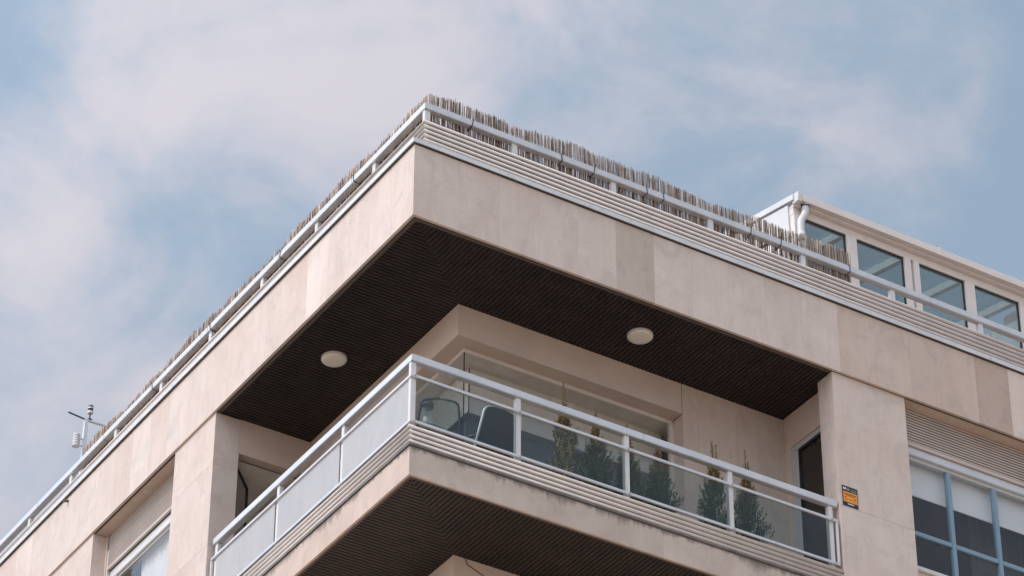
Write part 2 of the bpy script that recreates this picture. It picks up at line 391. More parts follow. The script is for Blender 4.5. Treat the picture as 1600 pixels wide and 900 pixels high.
# ---- pillars with stone courses
def pillar(x0, x1, y0, y1, face, ztop=-.003, zc=(-.64, -1.63, -2.75, -3.9), tint=(1, 1, 1)):
    """face 'R': front on y0 ; face 'L': front on x0. panels 25 mm on the visible sides"""
    c = bx('pillar', 'core', B, x0+.026, x1-.026, y0+.026, y1-.001, GROUND+.13, ztop)
    zs = [ztop]+list(zc); z = zs[-1]
    while z > GROUND+1.5: z -= 1.05; zs.append(z)
    zs.append(GROUND+.13)
    r2 = random.Random(int(x0*100+y0*37))
    for a, b in zip(zs, zs[1:]):
        k = .97+r2.random()*.06
        t1 = (k*tint[0], k*.98*tint[1], k*.975*tint[2])
        panel(c, 'stone', x0, x1, y0, y0+.025, b+JP, a-JP, t1)
        k = .95+r2.random()*.06
        panel(c, 'stone', x0, x0+.025, y0+.0255, y1, b+JP, a-JP, (k*tint[0], k*.97*tint[1], k*.96*tint[2]))
        panel(c, 'stone', x1-.025, x1, y0+.0255, y1, b+JP, a-JP, t1)
    return c
pillar(5.09, 6.034, .04, .292, 'R', zc=(-1.63, -2.75, -3.9))
pillar(.026, .32, 4.15, 5.092, 'L', tint=(1., 1., 1.))
pillar(.026, .32, 7.10, 8.95, 'L', tint=(1., 1., 1.))
pillar(.026, .32, 10.8, 12.9, 'L')
pillar(9.75, 10.9, .04, .292, 'R')

# ---- balcony back walls
def wall_r(name, mat, x0, x1, y0, y1, z0, z1, c=(1, 1, 1), parent=B): return tone(bx(name, mat, parent, x0, x1, y0, y1, z0, z1), c)
LZ = -.37
# lintel box over the corner window (L-shaped)
lint = MB().prism([(CX, CY), (3.90, CY), (3.90, CY+.26), (CX+.26, CY+.26), (CX+.26, 3.915), (CX, 3.915)], 2, LZ, .02).build('lintel', 'plaster', B)
# stone wall right of the window, three panels with a core
sw = bx('stone_wall', 'core', B, 3.93, 5.3, CY+.028, CY+.2, -2.6, .02)
for i, (a, b) in enumerate(((3.908, 4.10), (4.102, 4.60), (4.602, 5.215))):
    k = (.97, 1.0, .96)[i]
    panel(sw, 'stone', a, b, CY, CY+.025, -2.6, -1.3-J, (k*.99, k*.95, k*.9)); panel(sw, 'stone', a, b, CY, CY+.025, -1.3+J, .02, (k*.98, k*.94, k*.89))
panel(sw, 'stone', 3.908, 3.93, CY+.026, CY+.2, -2.6, LZ, (.97, .91, .86), 'jamb_panel')
sw2 = bx('stone_wall', 'core', B, CX+.028, CX+.2, 3.945, 4.15, -2.6, .02)
panel(sw2, 'stone', CX, CX+.025, 3.922, 4.149, -2.6, .02, (.95, .9, .87))
# return wall with door, right end
rw = bx('return_wall', 'plaster', B, 5.215, 5.35, .293, CY-.001, -.40, .02)
bx('return_wall', 'plaster', B, 5.215, 5.35, .985, CY-.001, -2.6, -.402)
dr = bx('balcony_door', 'frame_grey', B, 5.232, 5.30, .935, .984, -2.6, -.402)
bx('door_head', 'frame_grey', dr, 5.232, 5.30, .293, .934, -.46, -.402)
bx('door_stile', 'frame_grey', dr, 5.238, 5.29, .885, .932, -2.58, -.463)
bx('door_rail', 'black', dr, 5.242, 5.285, .293, .884, -.485, -.463)
bx('door_seal', 'black', dr, 5.242, 5.285, .868, .884, -2.58, -.487)
bx('door_pane', 'glass_dark', dr, 5.258, 5.266, .293, .867, -2.58, -.487)
# return wall with open door, left end
bx('return_wall', 'plaster', B, .322, CX-.001, 4.151, 4.27, -.42, .02)
dl = bx('balcony_door', 'black', B, .34, .352, 4.28, 4.29, -2.58, -.44)
def leaf():
    # hinged beside the pillar, swung inwards about 45 degrees
    ax, ay = .345, 4.285; ex, ey = .715, 4.69; d = Vector((ex-ax, ey-ay, 0)); n = Vector((-d.y, d.x, 0)).normalized()*.012
    def slab(t0, t1, z0, z1, k=1.):
        p, q = Vector((ax, ay, 0))+d*t0, Vector((ax, ay, 0))+d*t1; return [(p-n*k).to_2d(), (q-n*k).to_2d(), (q+n*k).to_2d(), (p+n*k).to_2d()], 2, z0, z1
    m = MB()
    for a in ((0, .045, -2.58, -.45), (.955, 1, -2.58, -.45), (.0455, .9545, -.475, -.45), (.0455, .9545, -2.58, -2.5)): m.prism(*slab(*a))
    m.build('door_leaf_frame', 'black', dl)
    MB().prism(*slab(.046, .954, -2.499, -.476, .3)).build('door_pane', 'glass_dark', dl)
leaf()
# rooms behind the openings (walls, floor, ceiling)
def room(x0, x1, y0, y1, z0, z1, mat, skip=()):
    m = MB(); P = [(x0, y0, z0), (x1, y0, z0), (x1, y1, z0), (x0, y1, z0), (x0, y0, z1), (x1, y0, z1), (x1, y1, z1), (x0, y1, z1)]
    F = {'floor': (0, 1, 2, 3), 'ceil': (7, 6, 5, 4), 'y0': (0, 4, 5, 1), 'x1': (1, 5, 6, 2), 'y1': (2, 6, 7, 3), 'x0': (3, 7, 4, 0)}
    m.add(P, [f for k, f in F.items() if k not in skip]); return m.build('room_shell', mat, B)
room(CX+.20, 5.2, CY+.201, 4.14, -2.6, -.415, 'interior', ('x0', 'y0'))
room(.33, 2.6, 4.272, 5.08, -2.6, -.43, 'lit_room', ('y0',))
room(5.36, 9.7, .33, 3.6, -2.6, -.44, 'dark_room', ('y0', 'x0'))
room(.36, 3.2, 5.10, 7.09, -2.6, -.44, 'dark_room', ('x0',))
# corner window: slim head frame, corner glazing, blinds, side jambs
WX, WY = 1.345, 1.25
cw = MB().prism([(WX, WY), (3.907, WY), (3.907, WY+.05), (WX+.05, WY+.05), (WX+.05, 3.92), (WX, 3.92)], 2, -.413, LZ-.001).build('corner_window', 'frame_beige', B)
bx('window_jamb', 'frame_beige', cw, 3.86, 3.907, WY+.001, WY+.05, -2.55, -.414)
bx('window_jamb', 'frame_beige', cw, WX+.001, WX+.05, 3.875, 3.92, -2.55, -.414)
bx('window_pane', 'glass', cw, WX+.018, 2.62, WY+.018, WY+.026, -2.55, -.414)
bx('window_pane', 'glass', cw, 2.624, 3.859, WY+.018, WY+.026, -2.55, -.414)
bx('window_pane', 'glass', cw, WX+.018, WX+.026, WY+.03, 3.874, -2.55, -.414)
bx('corner_joint', 'black', cw, WX+.008, WX+.0175, WY+.008, WY+.0175, -2.55, -.414)
bx('roller_blind', 'blind', cw, 1.55, 3.90, 1.472, 1.476, -.93, -.416)
bx('roller_blind', 'blind', cw, 1.546, 1.55, 1.472, 3.95, -.93, -.416)
bx('blind_bar', 'frame_beige', cw, 1.55, 3.90, 1.468, 1.48, -.955, -.931)
bx('blind_corner_cord', 'black', cw, 1.536, 1.545, 1.462, 1.471, -1.0, -.43)
def curtain(x0, x1, y, z0, z1, mat, parent, axis='x', amp=.02, n=40, name='curtain'):
    m = MB(); vs = []
    for i in range(n+1):
        t = x0+(x1-x0)*i/n; d = amp*math.sin(i*1.9)+amp*.5*math.sin(i*.77)
        for z in (z0, z1): vs.append((t, y+d, z) if axis == 'x' else (y+d, t, z))
    m.add(vs, [(2*i, 2*i+2, 2*i+3, 2*i+1) for i in range(n)]); return m.build(name, mat, parent, smooth=True)
curtain(1.62, 3.95, 1.62, -2.55, -.93, 'curtain_g', cw, n=60, amp=.012)
curtain(1.64, 3.98, 1.62, -2.55, -.93, 'curtain_g', cw, 'y', n=60, amp=.012)

# ---- right-hand window with roller shutter
def shutter(parent, a0, a1, d, z0, z1, axis, pitch=.0345):
    n = int((z1-z0)/pitch)+1; m = MB()
    for i in range(n):
        zb = z0+i*pitch; pr = [(d+.003, zb+.005), (d-.004, zb+.008), (d-.006, zb+pitch*.45), (d-.004, zb+pitch-.012), (d+.003, zb+pitch-.008)]
        m.prism(pr, axis, a0, a1)
    s = m.build('shutter_slats', 'shutter', parent); s['kind'] = 'stuff'
    return s
sh = bx('window_shutter', 'shutter_gap', B, 6.036, 9.74, .2055, .25, -.415, .02)
shutter(sh, 6.036, 9.74, .202, -.412, .0, 0)
MB().box(6.036, 9.74, .196, .225, -.449, -.4155).build('shutter_bottom_bar', 'shutter', sh)
win = bx('window', 'rail', B, 6.036, 9.74, .22, .30, -.548, -.452, .006)
bx('window_head', 'frame_beige', win, 6.036, 9.74, .235, .30, -.450, -.434)
bx('window_head', 'frame_grey', win, 6.036, 9.74, .252, .30, -.590, -.550)
bx('window_sill', 'white', win, 6.036, 9.74, .19, .30, -1.975, -1.925, .005)
mz = -1.495
xv = [6.036, 6.72, 7.34, 7.96, 8.58, 9.2, 9.74]
for x in xv[1:-1]: bx('muntin', 'muntin', win, x-.027, x+.027, .236, .29, -1.924, -.592, .004)
for a, b in zip(xv, xv[1:]):
    a2, b2 = a+(.028 if a > 6.1 else .001), b-(.028 if b < 9.7 else .001)
    bx('muntin', 'muntin', win, a2, b2, .24, .288, mz-.027, mz+.027, .004)
    bx('window_pane', 'glass_dark', win, a2, b2, .262, .268, mz+.028, -.592)
    bx('window_pane', 'glass_dark', win, a2, b2, .262, .268, -1.924, mz-.028)
bx('roller_blind', 'blind_w', win, 6.05, 9.72, .352, .356, -.94, -.46)
bx('blind_bar', 'blind_w', win, 6.05, 9.72, .348, .36, -.958, -.9405)
curtain(7.42, 8.6, .8, -2.5, -.5, 'curtain_g', win, n=60, amp=.03)
curtain(6.1, 9.6, 2.6, -2.5, -.5, 'curtain_g', win, n=60, amp=.03)
sp = bx('spandrel', 'core', B, 6.036, 9.74, .25, .32, -3.6, -1.977)
for i in range(8): panel(sp, 'stone', 6.037+i*.463, 6.037+(i+1)*.463-2*J, .22, .249, -3.6, -1.98, (1, .98, .97))

# ---- left-hand window with roller shutter
sh = bx('window_shutter', 'shutter_gap', B, .2055, .25, 5.094, 7.03, -.43, .02)
shutter(sh, 5.094, 7.03, .202, -.425, .0, 1)
MB().box(.196, .225, 5.094, 7.03, -.462, -.4305).build('shutter_bottom_bar', 'shutter', sh)
win = bx('window', 'white', B, .235, .31, 5.094, 7.03, -.588, -.468, .006)
bx('window_head', 'shutter_gap', win, .255, .31, 5.094, 7.03, -.467, -.447)
bx('window_jamb', 'white', win, .235, .31, 6.86, 7.03, -2.55, -.589, .005)
bx('window_stile', 'white', win, .26, .305, 6.80, 6.858, -2.55, -.62, .004)
bx('window_jamb', 'white', win, .235, .31, 5.094, 5.16, -2.55, -.589, .005)
bx('window_rail', 'frame_grey', win, .262, .302, 5.161, 6.859, -.619, -.589)
bx('window_pane', 'glass', win, .276, .282, 5.161, 6.799, -2.55, -.62)
curtain(5.12, 6.50, .36, -2.55, -.5, 'curtain', win, 'y', n=44, amp=.012)
bx('guide_rail', 'white', win, .20, .234, 7.031, 7.06, -2.55, -.2)
bx('wall_infill', 'plaster', B, .19, .32, 7.062, 7.099, -20, .0)
sp = bx('spandrel', 'core', B, .12, .32, 5.094, 7.098, -3.6, -2.56)
for i in range(4): panel(sp, 'stone', .09, .119, 5.096+i*.5, 5.096+(i+1)*.5-2*J, -3.6, -2.56, (1, .98, .97))
# ceilings of the window recesses behind the fascia
wall_r('recess_ceiling', 'stone', 6.036, 9.74, .0585, .205, -.0005, .04, (.85, .78, .72))
wall_r('recess_ceiling', 'stone', .0585, .205, 5.094, 7.1, -.0005, .04, (.9, .83, .78))
wall_r('recess_ceiling', 'stone', 5.212, 6.034, .0585, .4, .001, .04, (.85, .78, .72))

# ---- balcony slab with stone edge, metal strip, slatted underside
SB, ST = -2.93, -2.60
slab = MB().prism([(.089, .089), (5.089, .089), (5.089, CY+.25), (CX+.25, CY+.25), (CX+.25, 4.149), (.089, 4.149)], 2, SB+.03, ST-.006).build('balcony_slab', 'core', B)
xsb = [.06, 1.45, 2.9, 4.335, 5.089]
for i, (a, b) in enumerate(zip(xsb, xsb[1:])): panel(slab, 'slab_stone', a+(J if i else 0), b-J, .06, .088, SB, ST-.014, ((1, .985, .97), (.98, .965, .95), (1, .98, .965), (.99, .97, .95))[i])
ysb = [.089, 1.1, 2.1, 3.1, 4.149]
for i, (a, b) in enumerate(zip(ysb, ysb[1:])): panel(slab, 'slab_stone', .06, .088, a+J, b-J, SB, ST-.014, ((1.04, .98, .955), (1.02, .955, .93), (1.05, .985, .96), (1.03, .96, .94))[i])
MB().box(.046, 5.088, .046, .2, ST-.012, ST+.008).build('edge_strip', 'grime_strip', slab)
MB().box(.046, .2, .2005, 4.149, ST-.012, ST+.008).build('edge_strip', 'grime_strip', slab)
MB().prism([(.2005, .2005), (5.088, .2005), (5.088, CY+.1), (CX+.1, CY+.1), (CX+.1, 4.149), (.2005, 4.149)], 2, ST-.004, ST+.003).build('balcony_floor', 'deck', slab)
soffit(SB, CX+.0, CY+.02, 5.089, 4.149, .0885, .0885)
# ---- storeys below (core walls, slabs)
lw = bx('lower_wall', 'plaster', B, CX, XE, CY+.02, YE, GROUND+.13, SB+.025)
MB().tube([(1.30, CY+.012, -2.93), (1.322, CY+.012, -2.99), (1.54, CY+.012, -3.07), (1.9, CY+.012, -3.2), (1.95, CY+.012, -6)], .004, 6).build('cable', 'black', lw)
bx('lower_wall', 'stone', B, .33, CX-.001, 4.152, YE, GROUND+.13, -3.605)
bx('lower_wall', 'stone', B, 5.09, XE, .34, CY+.019, GROUND+.13, -3.605)
for k in range(1, 6):
    z = SB-2.95*k
    MB().prism([(.06, .06), (5.089, .06), (5.089, CY+.019), (CX-.001, CY+.019), (CX-.001, 4.149), (.06, 4.149)], 2, z, z+.33).build('balcony_slab', 'plaster', B)
bx('end_wall', 'stone', B, XE-.2, XE, .35, YE, -3.6, .0)
bx('end_wall', 'stone', B, .35, XE-.21, YE-.2, YE, -3.6, .0)
bx('upper_wall', 'plaster', B, 9.76, XE-.21, .295, .34, -3.6, .0)

# ================================================================== railings
def bar_profile(d, z, h=.047, dep=.034):
    # rounded outer face; d = outer plane, growing inwards
    return [(d+dep, z), (d+.010, z), (d+.002, z+h*.25), (d, z+h*.5), (d+.002, z+h*.75), (d+.010, z+h), (d+dep, z+h)]
def run(name, mat, parent, prof, xe, ye, x0=None, cutsx=(), cutsy=(), mat2=None, smooth=False):
    # a profile (depth, z) run along both facades, mitred on the diagonal at the corner
    n = len(prof)
    fs = [tuple(range(n)), tuple(range(2*n-1, n-1, -1))]+[(i, i+n, (i+1) % n+n, (i+1) % n) for i in range(n)]
    for axis, cuts, e, mt in (('x', cutsx, xe, mat), ('y', cutsy, ye, mat2 or mat)):
        st = [None]+list(cuts)+[e]
        for a, b in zip(st, st[1:]):
            b2 = b-.0015 if b != e else b
            v = [((d if a is None else a+.0015), d, z) for d, z in prof]+[(b2, d, z) for d, z in prof]
            if axis == 'y': v = [(q[1], q[0], q[2]) for q in v]
            o = MB().add(v, fs).build(name, mt, parent)
            if smooth: o.data.polygons.foreach_set('use_smooth', [len(p.vertices) == 4 for p in o.data.polygons])
def round_bar(d, z, r):
    return [(d+r-r*.85*math.cos(k*.6283), z+r+r*math.sin(k*.6283)) for k in range(10)]
# ---- balcony railing
BR = thing('balcony_railing', 'white metal balcony railing with glass infill around the corner balcony', 'railing')
def lshape_rail(name, mat, parent, d, w, z0, z1, xe, ye, bevel=.006, cutsx=(), cutsy=()):
    # mitred corner: right run and left run
    xs_ = [d]+list(cutsx)+[xe]; ys_ = [d]+list(cutsy)+[ye]
    for i, (a, b) in enumerate(zip(xs_, xs_[1:])):
        p = [(a, d), (b, d), (b, d+w), (a+(w if i == 0 else 0), d+w)]
        if i: p[0] = (a+.003, d); p[3] = (a+.003, d+w)
        MB().prism(p, 2, z0, z1).build(name, mat, parent, bevel)
    for i, (a, b) in enumerate(zip(ys_, ys_[1:])):
        p = [(d, a), (d, b), (d+w, b), (d+w, a+(w if i == 0 else 0))]
        if i: p[0] = (d, a+.003); p[3] = (d+w, a+.003)
        MB().prism(p, 2, z0, z1).build(name, mat, parent, bevel)
run('drip_flashing', 'flash', fl, [(-.032, .868), (-.032, .918), (-.022, .928), (.10, .936), (.10, .898), (-.002, .898), (-.002, .882), (-.026, .868)], XE, YE, cutsx=(2.816, 5.606, 8.4), cutsy=(2.1, 4.3, 6.5, 8.7, 10.9))
ZT = -1.572
lshape_rail('handrail', 'rail', BR, .067, .072, ZT-.080, ZT, 5.075, 4.12, cutsx=(2.71,))
lshape_rail('glazing_rail', 'rail', BR, .058, .026, -1.837, -1.805, 5.06, 4.125, .004)
lshape_rail('glazing_rail', 'rail', BR, .058, .026, -2.347, -2.315, 5.06, 4.125, .004)
pxs = [.1, 1.27, 2.52, 3.755, 4.99]; pys = [1.42, 2.73, 4.06]
for x in pxs: bx('post', 'white', BR, x-.029, x+.029, .086, .132, ST+.009, ZT-.081, .004)
for y in pys: bx('post', 'white', BR, .086, .132, y-.029, y+.029, ST+.009, ZT-.081, .004)
bx('end_stile', 'white', BR, 5.035, 5.06, .0581, .084, -2.314, -1.838, .003)
bx('end_stile', 'white', BR, .0581, .084, 4.10, 4.125, -2.314, -1.838, .003)
for a, b in zip(pxs, pxs[1:]): bx('glass_pane', 'glass_rail', BR, a+.036, b-.036, .074, .082, -2.314, -1.838)
bx('glass_pane', 'glass_rail', BR, pxs[-1]+.036, 5.034, .074, .082, -2.314, -1.838)
pyy = [.1]+pys
for a, b in zip(pyy, pyy[1:]): bx('glass_pane', 'glass_milk', BR, .074, .082, a+.036, b-.036, -2.314, -1.838)
for x in pxs:
    for z in (-1.80, -2.313): bx('glass_clamp', 'frame_grey', BR, x-.012, x+.012, .05, .0575, z-.026, z-.008)
for k in range(4): run('base_bar', 'cream', BR, round_bar(.045, -2.588+k*.0535, .0237), 5.088, 4.148, smooth=True)
# ---- roof railing
RR = thing('roof_railing', 'white metal roof terrace railing with stacked horizontal bars above the fascia', 'railing')
RZ = 1.685; RD = .262
jx = (1.9, 4.35, 6.72, 9.1); jy = (1.76, 3.36, 5.0, 6.4, 7.6, 9.4)
lshape_rail('handrail', 'rail', RR, RD, .076, RZ-.080, RZ, XE-.1, YE-.1, cutsx=jx, cutsy=jy)
rpx = [.305, 1.345, 2.56, 3.79, 4.998, 6.2, 7.42, 8.63, 9.84, 11.05]; rpy = [1.34, 2.557, 3.766, 4.972, 6.172, 7.33, 8.52, 9.674, 10.9, 12.1]
for x in rpx: bx('post', 'white', RR, x-.032, x+.032, .285, .335, .898, RZ-.081, .004)
for y in rpy: bx('post', 'white', RR, .285, .335, y-.032, y+.032, .898, RZ-.081, .004)
for k in range(8): run('base_bar', 'cream', RR, round_bar(.243, 1.000+k*.0575, .0240), XE-.1, YE-.1, smooth=True)

# ================================================================== reed screens
reed_cols = [(.42, .31, .22), (.33, .225, .15), (.30, .215, .165), (.20, .13, .095), (.40, .31, .25), (.13, .085, .065), (.48, .40, .34), (.34, .24, .18), (.25, .19, .16), (.55, .47, .40)]
def reed_screen(label, axis, a0, a1, seed, depth=.352):
    t = thing('reed_screen', label, 'screen', (depth, a0, .9) if axis == 'y' else (a0, depth, .9), 'reed screens tied behind the roof railing')
    base = t.location.copy(); rr = random.Random(seed); m = MB()
    ph = [rr.random()*6 for _ in range(6)]
    x = a0; grp = 0; gcol = 0; lean_g = 0
    while x < a1:
        if grp <= 0: grp = rr.randint(3, 16); gcol = rr.random(); lean_g = rr.gauss(0, .006); gap = rr.random()
        grp -= 1
        h = (1.92 if axis == 'x' else 1.895)+.026*math.sin(x*2.1+ph[0])+.016*math.sin(x*5.3+ph[1])+.010*math.sin(x*13+ph[2])+rr.gauss(0, .012)+(-.05 if rr.random() < .05 else 0)
        if axis == 'x' and x > 5.3: h -= .02
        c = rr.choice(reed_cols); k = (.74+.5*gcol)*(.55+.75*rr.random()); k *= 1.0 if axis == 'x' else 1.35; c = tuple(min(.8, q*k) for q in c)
        r = rr.uniform(.0019, .0042); d = depth+rr.uniform(-.008, .008)
        lx = lean_g+rr.gauss(0, .008)
        mid = rr.gauss(0, .003)
        p0, p1, p2 = (x-lx, d, .95), (x+mid, d+rr.gauss(0, .002), 1.55), (x+lx*.6+rr.gauss(0, .004), d+rr.gauss(0, .006), h)
        if axis == 'y': p0, p1, p2 = [(q[1], q[0], q[2]) for q in (p0, p1, p2)]
        m.tube([Vector(q)-base for q in (p0, p1, p2)], r, 5, c, r*.75)
        x += r*2*rr.uniform(.28, .85)+(.008 if rr.random() < .04 else 0)
    o = m.build('reeds', 'reed', t); o['kind'] = 'stuff'
    w = MB()
    for z in (1.06, 1.30, 1.54, 1.80):
        for off in (-.008, .008):
            pts = [((a0+(a1-a0)*i/60), depth+off, z+.004*math.sin(i*.7)) for i in range(61)]
            if axis == 'y': pts = [(q[1], q[0], q[2]) for q in pts]
            w.tube([Vector(q)-base for q in pts], .0011, 4)
    w.build('binding_wire', 'dark_metal', t)
    return t
scr = reed_screen('long brown reed screen behind the right-hand roof railing, ending at the sunroom', 'x', .365, 5.69, 11)
scl = reed_screen('brown reed screen running down the left roof edge towards the weather mast', 'y', .365, 8.33, 12)
def tie(parent, x, axis, tail=.05, seed=0):
    rr = random.Random(seed); w = .0045
    y0, y1, z0, z1 = RD-.004, RD+.098, RZ-.084, RZ+.004
    sl = rr.uniform(-.012, .012)
    pts = [(x+sl, y0, z1), (x-sl*.5, y0, z0), (x, y1, z0-.01), (x, y1, z1), (x+sl, y0, z1)]
    if tail: pts += [(x+sl+.012, y0-.012, z1+tail*.4)]
    if axis == 'y': pts = [(q[1], q[0], q[2]) for q in pts]
    base = parent.location
    MB().tube([Vector(q)-base for q in pts], w, 5).build('cable_tie', 'black', parent)
for i, x in enumerate((.82, 1.905, 2.302, 2.963, 3.173, 4.296, 4.689, 5.606)): tie(scr, x, 'x', (.0, .02, .05, 0, .0, .06, .0, 0)[i], i)
for i, y in enumerate((1.72, 3.32, 4.93, 6.35)): tie(scl, y, 'y', .03, i+20)

# ================================================================== rooftop sunroom
SR = thing('rooftop_sunroom', 'white framed glass sunroom with sloping roof and gutter on the roof terrace', 'sunroom')
SX0, SX1, SY = 5.60, 9.02, 1.20; SD = 2.6; SL = .22
mull = [(5.62, 5.735), (6.355, 6.50), (7.18, 7.275), (7.31, 7.395), (8.062, 8.205), (8.87, 9.0)]
for a, b in mull: bx('mullion', 'sunframe', SR, a, b, SY, SY+.08, .886, 2.985, .004)
bx('header', 'sunframe', SR, SX0+.02, SX1-.02, SY+.01, SY+.09, 2.986, 3.085, .004)
bx('soffit_board', 'sunframe', SR, SX0+.02, SX1, SY-.045, SY+.10, 3.0855, 3.11)
MB().prism([(SY-.11, 3.112), (SY-.11, 3.205), (SY-.10, 3.215), (SY-.0, 3.215), (SY-.0, 3.112)], 0, SX0+.06, SX1+2.2).build('gutter', 'sunframe', SR, .004)
bx('gutter_end', 'white', SR, SX0+.0, SX0+.058, SY-.118, SY-.006, 3.09, 3.224, .006)
bx('gutter_joint', 'sunframe', SR, 7.62, 7.65, SY-.113, SY-.01, 3.11, 3.2185)
# downpipe with swan neck
dp = MB().tube(arc([(5.735, SY-.065, 3.112), (5.735, SY-.065, 2.985), (5.665, SY-.055, 2.86), (5.665, SY-.055, 2.60)], 8)+[Vector((5.665, SY-.055, .89))], .043, 16).build('downpipe', 'white', SR, smooth=True)
MB().tube([(5.735, SY-.065, 3.075), (5.735, SY-.065, 3.09)], .050, 16).build('pipe_collar', 'black', dp)
MB().tube([(5.665, SY-.055, 2.565), (5.665, SY-.055, 2.59)], .049, 16).build('pipe_collar', 'dark_metal', dp)
MB().tube([(5.665, SY-.055, 2.60), (5.665, SY-.055, 2.70)], .0448, 16).build('pipe_collar', 'white', dp, smooth=True)
# panes
edges = [(5.735, 6.355), (6.50, 7.18), (7.395, 8.062), (8.205, 8.87)]
for a, b in edges:
    bx('window_pane', 'glass_roof', SR, a+.009, b-.009, SY+.03, SY+.04, .9, 2.972)
    MB().box(a+.001, a+.009, SY+.025, SY+.055, .9, 2.984).box(b-.009, b-.001, SY+.025, SY+.055, .9, 2.984).box(a+.0095, b-.0095, SY+.025, SY+.055, 2.9725, 2.984).build('pane_seal', 'black', SR)
# sloping roof: rafters, glass, side wall
def sl(x0, x1, y0, y1, z0, th, name, mat):
    zz = lambda y: z0+(y-SY)*SL
    return MB().add([(x0, y0, zz(y0)), (x1, y0, zz(y0)), (x1, y1, zz(y1)), (x0, y1, zz(y1)), (x0, y0, zz(y0)+th), (x1, y0, zz(y0)+th), (x1, y1, zz(y1)+th), (x0, y1, zz(y1)+th)],
        [(0, 3, 2, 1), (4, 5, 6, 7), (0, 1, 5, 4), (1, 2, 6, 5), (2, 3, 7, 6), (3, 0, 4, 7)]).build(name, mat, SR)
ra = [5.68, 6.43, 7.29, 8.13, 8.93]
for x in ra: sl(x-.035, x+.035, SY+.092, SY+SD, 3.03, .09, 'rafter', 'white')
for a, b in zip(ra, ra[1:]): sl(a+.037, b-.037, SY+.095, SY+SD, 3.10, .008, 'roof_pane', 'glass_roof')
sl(SX0-.02, SX0+.05, SY-.045, SY+SD, 3.145, .075, 'verge_board', 'white')
MB().prism([(SY+.082, 2.78), (SY+.082, 3.14), (SY+SD, 3.14+SD*SL-.02), (SY+SD, 2.78+SD*SL)], 0, SX0, SX0+.05).build('side_rail', 'white', SR)
MB().prism([(SY+.20, 2.80), (SY+.082, 2.775), (SY+.082, .89), (SY+.20, .89)], 0, SX0, SX0+.05).build('side_stile', 'white', SR)
MB().prism([(SY+.201, 2.79), (SY+SD, 2.77+SD*SL), (SY+SD, .89), (SY+.201, .89)], 0, SX0+.02, SX0+.035).build('side_panel', 'blind_w', SR)
MB().prism([(SY+.201, 2.783), (SY+.201, 2.803), (SY+SD, 2.78+SD*SL), (SY+SD, 2.76+SD*SL)], 0, SX0+.005, SX0+.019).build('panel_seal', 'black', SR)
MB().prism([(SY+.10, .89), (SY+SD, .89), (SY+SD, 2.85+SD*SL), (SY+.10, 2.85)], 0, 8.98, 9.04).build('end_wall', 'blind_w', SR)
bx('back_wall', 'interior', SR, SX0+.06, 8.97, SY+SD, SY+SD+.1, .886, 2.9)
bx('eaves_return', 'sunframe', SR, SX1+.03, SX1+2.2, SY-.04, SY+.5, 2.9, 3.11)
bx('annex_wall', 'blind_w', SR, SX1+.03, SX1+2.2, SY+.01, SY+.5, .886, 2.899)

# ================================================================== weather station
WS = thing('weather_station', 'white weather mast with sensor arms above the left roof railing', 'weather station', (.5, 8.72, .886))
wx, wy = 0, 0
MB().box(-.022, .022, -.022, .022, .0, 1.70).build('mast', 'pole', WS)
MB().tube([(.022, 0, 1.685), (.27, 0, 1.685)], .018, 8).build('sensor_arm', 'white', WS)
MB().tube([(-.24, 0, 1.715), (-.023, 0, 1.69)], .011, 8).build('wind_arm', 'dark_metal', WS)
s = MB().tube([(.045, 0, 1.704), (.045, 0, 1.79)], .009, 8).build('rain_sensor', 'black', WS)
MB().lathe([(.03, 1.79), (.036, 1.795), (.036, 1.82), (.03, 1.823)], .045, 0, 16).build('sensor_ring', 'white', s)
MB().lathe([(.031, 1.824), (.031, 1.855)], .045, 0, 16).build('sensor_body', 'black', s)
MB().lathe([(.036, 1.856), (.036, 1.872)], .045, 0, 16).build('sensor_ring', 'white', s)
MB().lathe([(.033, 1.873), (.033, 1.90), (.02, 1.906)], .045, 0, 16).build('sensor_cap', 'dark_metal', s)
bx('arm_foot', 'black', WS, .02, .07, -.02, .02, 1.7035, 1.712)
rad = MB().tube([(-.022, 0, 1.30), (-.09, 0, 1.30)], .01, 6).tube([(-.022, 0, 1.40), (-.09, 0, 1.40)], .01, 6).build('shield_bracket', 'white', WS)
for k in range(7): MB().lathe([(.030, 1.268+k*.025), (.047, 1.272+k*.025), (.044, 1.287+k*.025), (.030, 1.291+k*.025)], -.105, 0, 18).build('shield_plate', 'white', rad)

# ================================================================== ceiling lights
def lamp(x, y, label):
    t = thing('ceiling_light', label, 'lamp', (x, y, 0), 'round lamps under the soffit')
    MB().lathe([(.135, .004), (.135, -.018), (.128, -.022)], 0, 0, 40).build('rim', 'frame_beige', t)
    MB().lathe([(.126, -.020), (.124, -.030), (.10, -.037), (.05, -.040)], 0, 0, 40).build('diffuser', 'opal', t, smooth=True)
lamp(3.034, .559, 'round white lamp on the soffit above the right-hand balcony run')
lamp(.587, 2.60, 'round white lamp on the soffit above the milky glass balustrade')

